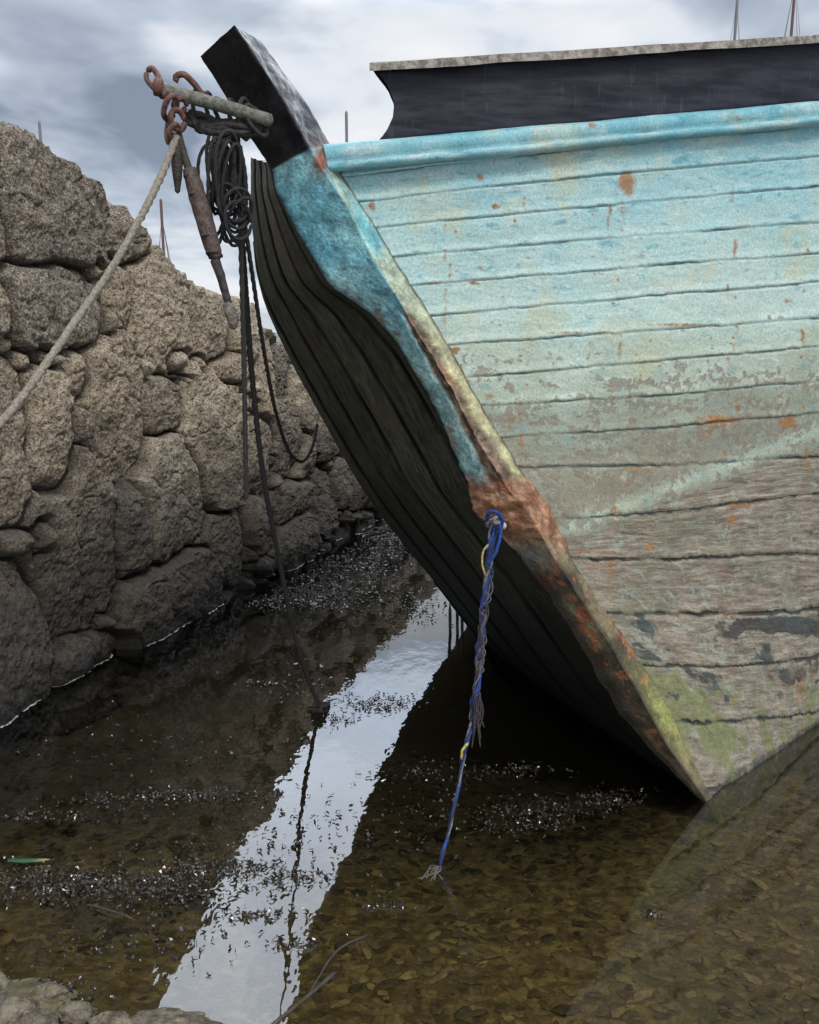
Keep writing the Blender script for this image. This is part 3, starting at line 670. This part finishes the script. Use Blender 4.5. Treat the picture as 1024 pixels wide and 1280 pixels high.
def rock(bag,c,rad,seed):
    n=40; th=np.linspace(0,np.pi,n)[:,None]; ph=np.linspace(0,2*np.pi,2*n,endpoint=False)[None,:]
    d=np.stack([np.sin(th)*np.cos(ph),np.sin(th)*np.sin(ph),np.cos(th)*np.ones_like(ph)],-1)
    rr=1+.45*fbm(d[...,0]*1.8+seed,d[...,1]*1.8,d[...,2]*1.8,5)+.05*np.round(2*fbm(d[...,0]*3+seed,d[...,1]*3,d[...,2]*3,2))
    P=d*rr[...,None]*np.array(rad)+np.array(c); bag.add(P,gridq(n,2*n,True))
bg=Bag()
for (u,v,rx,ry,rz,s) in [(0,1272,.10,.06,.045,1),(62,1246,.045,.03,.035,2),(200,1286,.14,.055,.025,3),(95,1270,.05,.03,.03,4),(140,1284,.06,.04,.03,5),(-60,1250,.15,.1,.06,6),(45,1284,.06,.04,.035,7),(262,1292,.06,.03,.018,8),(28,1252,.03,.02,.02,9)]:
    c=PZ(u,v,0.0); rock(bg,(c[0],c[1],0.0),(rx,ry,rz),s*3.3)
bg.make('shore_rocks',ROCK)
# floating seaweed
bg=Bag()
clusters=[(250,996,90,7,260),(60,1020,70,8,130),(60,1105,110,20,560),(210,1110,70,22,500),(270,1085,60,12,260),(480,880,60,12,240),(400,745,90,18,750),(440,705,60,22,750),(480,680,40,14,450),(350,755,50,8,240),(520,760,30,20,160),
(680,1015,60,14,260),(760,1000,50,12,160),(640,965,60,8,120),(490,1135,30,5,50),(360,1100,60,14,130),(380,1180,40,10,60),(420,900,30,8,60),(120,1110,100,18,260),(150,1000,80,8,140),(520,965,60,12,90),(640,1035,60,10,90),(330,1145,60,8,90),(560,1010,90,30,110),(815,1145,14,5,24),(60,1240,50,12,180),
(200,930,150,30,130),(300,1050,200,60,200),(150,1180,140,30,150),(480,1050,120,60,110),(350,860,60,20,100)]
for (cu,cv,su,sv,nn) in clusters:
    for _ in range(nn):
        u=cu+rng.normal()*su*.55; v=cv+rng.normal()*sv*.6
        if v<655: continue
        P=PZ(u,v,0.0)
        if np.dot(P-B0,nv)<.12: continue
        s=rng.uniform(.003,.012)*(1 if P[1]<4 else 1.6); a=rng.uniform(0,6.28)
        m_=4; L=[]
        d0=np.array([math.cos(a),math.sin(a),0]); n0=np.array([-d0[1],d0[0],0])
        bend=rng.normal()*.5; w=s*rng.uniform(.2,.6)
        for j in range(m_):
            f=j/(m_-1)-.5; ce=P+d0*s*2*f+n0*bend*s*(f*f)*4+np.array([0,0,.003+rng.uniform(0,.007)*(1 if P[1]<5 else 2)])
            L.append([ce-n0*w*(1-abs(f)),ce+n0*w*(1-abs(f))+np.array([0,0,rng.normal()*.003])])
        bg.add(np.array(L),gridq(m_,2))
bg.make('floating_seaweed',WEED,None,False)
bg=Bag()
for _ in range(900):
    x=rng.uniform(-.9,1.6); y=rng.uniform(7.3,8.9); z=gz(x,y)+rng.uniform(0,.16)
    if (x-B0[0])*nv[0]+(y-B0[1])*nv[1]<.1: continue
    tube(bg,[np.array([x,y,max(z,.0)]),np.array([x+rng.normal()*.06,y-.04,max(z-.03,0)]),np.array([x+rng.normal()*.12,y-.12,max(z-.14,0.0)])],.011,step=.05,sides=5)
bg.make('seaweed_heap',WEED)
wd=simple('dark_wet_timber',(.035,.03,.024,1),.6,.4,30)
g=empty('mooring_stakes')
bg=Bag()
for (u,v0,v1,Y) in [(447,602,692,7.6),(433,560,668,8.0),(458,590,668,8.1),(472,600,662,8.3),(425,575,680,7.6),(419,560,675,7.8)]:
    tube(bg,ppts([(u+rng.normal()*3,v0,Y),(u,(v0+v1)/2,Y),(u,v1+25,Y)]),.022,step=.05,sides=8,rough=.2)
for (u,v0,z) in [(563,768,0),(572,772,0),(578,775,0)]:
    b_=PZ(u,803,-.05); tube(bg,[b_,b_+np.array([-.005,0,.25])],.010,step=.05,sides=6,rough=.2)
bg.make('stakes',wd,g)
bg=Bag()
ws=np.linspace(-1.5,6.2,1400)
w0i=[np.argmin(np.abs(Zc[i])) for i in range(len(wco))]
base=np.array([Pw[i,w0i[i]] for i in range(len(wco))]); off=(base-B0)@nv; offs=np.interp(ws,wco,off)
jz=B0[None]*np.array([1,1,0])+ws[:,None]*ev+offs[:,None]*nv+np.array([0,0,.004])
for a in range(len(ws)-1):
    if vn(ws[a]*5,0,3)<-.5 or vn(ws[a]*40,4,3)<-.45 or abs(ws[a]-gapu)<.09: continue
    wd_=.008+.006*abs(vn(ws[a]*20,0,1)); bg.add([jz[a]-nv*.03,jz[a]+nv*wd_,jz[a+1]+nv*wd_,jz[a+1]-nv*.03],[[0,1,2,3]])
SC=simple('pale_waterline_glint',(.36,.35,.33,1),.8,.6,80)  # pale strip standing in for the bright meniscus reflection along the wall
bg.make('waterline_glint_strip',SC,None,False)
bg=Bag(); c=PZ(38,1076,.008)
L=[]
for j in range(13):
    f=j/12; w=.013*math.sin(math.pi*min(.97,max(.03,f)))**.6; x=(f-.5)*.15
    L.append([c+np.array([x,-w+.01*f,.0]),c+np.array([x,0,.008]),c+np.array([x,w,0])])
bg.add(np.array(L),gridq(13,3))
m=M('green_leaf_blade'); x_=m.sep(m.pos())[0]
lf=m.pbr(m.mix(m.rng(x_,float(c[0])+.01,float(c[0])+.05),(.015,.09,.035),(.22,.19,.04)),.35,m.bump(m.noise(m.pos(),90,3,.5),.4,.003))
bg.make('fallen_leaf',lf)
bg=Bag()
tube(bg,[PZ(330,1290,.01),PZ(352,1272,.02),PZ(385,1245,.012),PZ(420,1215,.008)],.005,step=.01,sides=7,rough=.3)
tube(bg,[PZ(385,1245,.012),PZ(420,1190,.01),PZ(460,1168,.006)],.003,step=.01,sides=6,rough=.3)
tube(bg,[PZ(110,1130,.01),PZ(150,1142,.012),PZ(168,1150,.006)],.003,step=.01,sides=6)
bg.make('driftwood_twig',wd)
# ============================ BACKGROUND ============================
n=200; xs=np.linspace(-900,900,n); hx=np.linspace(0,1,20)
HP=np.zeros((n,20,3)); HP[...,0]=xs[:,None]; HP[...,1]=520+hx[None,:]*200; HP[...,2]=(8+22*np.clip(.5+.7*fbm(xs/160,0,0,4),0,1))[:,None]*np.sin(hx*np.pi*.5)[None,:]-1+1.5*fbm(xs[:,None]/12,hx[None,:]*6,1,3)
m=M('far_wooded_hill'); p=m.pos(); grid_mesh('hills',HP,m.pbr(m.mix(m.noise(p,.05,6,.7),(.05,.08,.09),(.13,.18,.18)),1.0))
al=simple('mast_alloy',(.13,.13,.14,1),.6,.1,2); yh=simple('yacht_gelcoat',(.55,.57,.6,1),.3,.05,2)
def yacht(u,vtop,Y,col=None,stays=True):
    e=empty('sailing_yacht'); P=PY(u,vtop,Y); x,y,zt=P
    bg=Bag(); r=.055*Y/40*1.2
    tube(bg,[np.array([x,y,.6]),np.array([x,y,zt])],r,step=.1,sides=8)
    if stays:
        for dx,dy in ((-1.3,0),(1.3,0),(0,-4),(0,4)):
            tube(bg,[np.array([x+dx,y+dy,.9]),np.array([x,y,zt*.90])],r*.25,step=2,sides=5)
        tube(bg,[np.array([x-.9,y,zt*.55]),np.array([x+.9,y,zt*.55])],r*.5,step=1,sides=6)
    tube(bg,[np.array([x,y,1.6]),np.array([x,y-3.2,1.6])],r*1.5,step=.5,sides=8)
    bg.make('mast_and_rigging',col or al,e)
    t=np.linspace(0,1,24); b_=1.35*np.sin(np.pi*(t*.8+.02))**.7; prof=[(1,.95),(.97,.5),(.8,.05),(.3,-.3),(0,-.35),(-.3,-.3),(-.8,.05),(-.97,.5),(-1,.95),(0,1.05)]
    HPp=np.stack([np.stack([x+b_*a,y+4.5-9*t,c_+.0*t],-1) for a,c_ in prof],1)
    grid_mesh('hull',HPp,yh,e,wrap=True)
red=simple('mast_varnish',(.10,.045,.04,1),.5,.1,2)
yacht(49,150,48); yacht(201,248,60,red); yacht(433,138,45); yacht(926,-60,30); yacht(1000,-90,27,red)

# ============================ LIGHT, SKY, CAMERA ============================
sc_=bpy.context.scene
w=bpy.data.worlds.new('World'); sc_.world=w; w.use_nodes=True
m=M('',world=w)
EL=48
tc=m.n('ShaderNodeTexCoord').outputs['Generated']; s=m.sep(tc)
sky=m.n('ShaderNodeTexSky',sky_type='NISHITA',sun_disc=False,sun_elevation=math.radians(EL),sun_rotation=math.radians(155)).outputs[0]
den=m.ma('ADD',m.ma('MAXIMUM',s[2],0.0),.22)
cv=m.comb(m.ma('DIVIDE',s[0],den),m.ma('DIVIDE',s[1],den),m.ma('MULTIPLY',s[2],1.5))
n1=m.noise(cv,1.25,7,.55,.35); n2=m.noise(cv,3.1,6,.6,.3)
dens=m.ma('ADD',m.ma('MULTIPLY',n1,.68),m.ma('MULTIPLY',n2,.32))
cl=m.ramp(dens,[(.37,(.98,.99,1.0)),(.46,(.84,.88,.94)),(.53,(.54,.61,.71)),(.64,(.25,.30,.39))])
cl=m.mix(1.0,cl,(9.8,9.8,9.8,1),'MULTIPLY')
up=m.rng(s[2],.33,.50,1.0,2.1)
bright=m.ma('MULTIPLY',m.rng(s[1],.25,.7),m.ma('MULTIPLY',m.rng(s[2],.33,.42),m.rng(s[2],.98,.75)))   # added bright sky patch ahead, out of view, to whiten the water reflection
up=m.ma('ADD',up,m.ma('MULTIPLY',bright,4.2))
cl=m.mix(1.0,m.mix(m.rng(s[2],.32,.5,0,.6),cl,(7,7.4,8,1)),m.comb(up,up,up),'MULTIPLY')
hz=m.rng(s[2],-.02,.14,1.0,0.0); cl=m.mix(m.ma('MULTIPLY',hz,.55),cl,(7.8,8.2,8.8,1))
fin=m.mix(.92,sky,cl)
bgn=m.n('ShaderNodeBackground',{'Color':fin,'Strength':.1}); wo=m.n('ShaderNodeOutputWorld'); m.nt.links.new(bgn.outputs[0],wo.inputs[0])
L=bpy.data.lights.new('sun','SUN'); L.energy=2.1; L.angle=math.radians(10); L.color=(1,.95,.88)
lo=link(bpy.data.objects.new('sun',L))
src=Vector((math.cos(math.radians(EL))*.42,-math.cos(math.radians(EL))*.91,math.sin(math.radians(EL))))
lo.rotation_euler=src.to_track_quat('Z','Y').to_euler(); lo.location=src*20
cam=bpy.data.cameras.new('camera'); co=link(bpy.data.objects.new('camera',cam))
cam.sensor_fit='VERTICAL'; cam.sensor_height=24; cam.lens=24*F/1280; cam.clip_end=3000; cam.clip_start=.05
co.location=(0,0,H); co.rotation_euler=(math.radians(90)-PITCH,0,0); sc_.camera=co
sc_.view_settings.view_transform='Standard'; sc_.view_settings.look='None'; sc_.view_settings.exposure=0
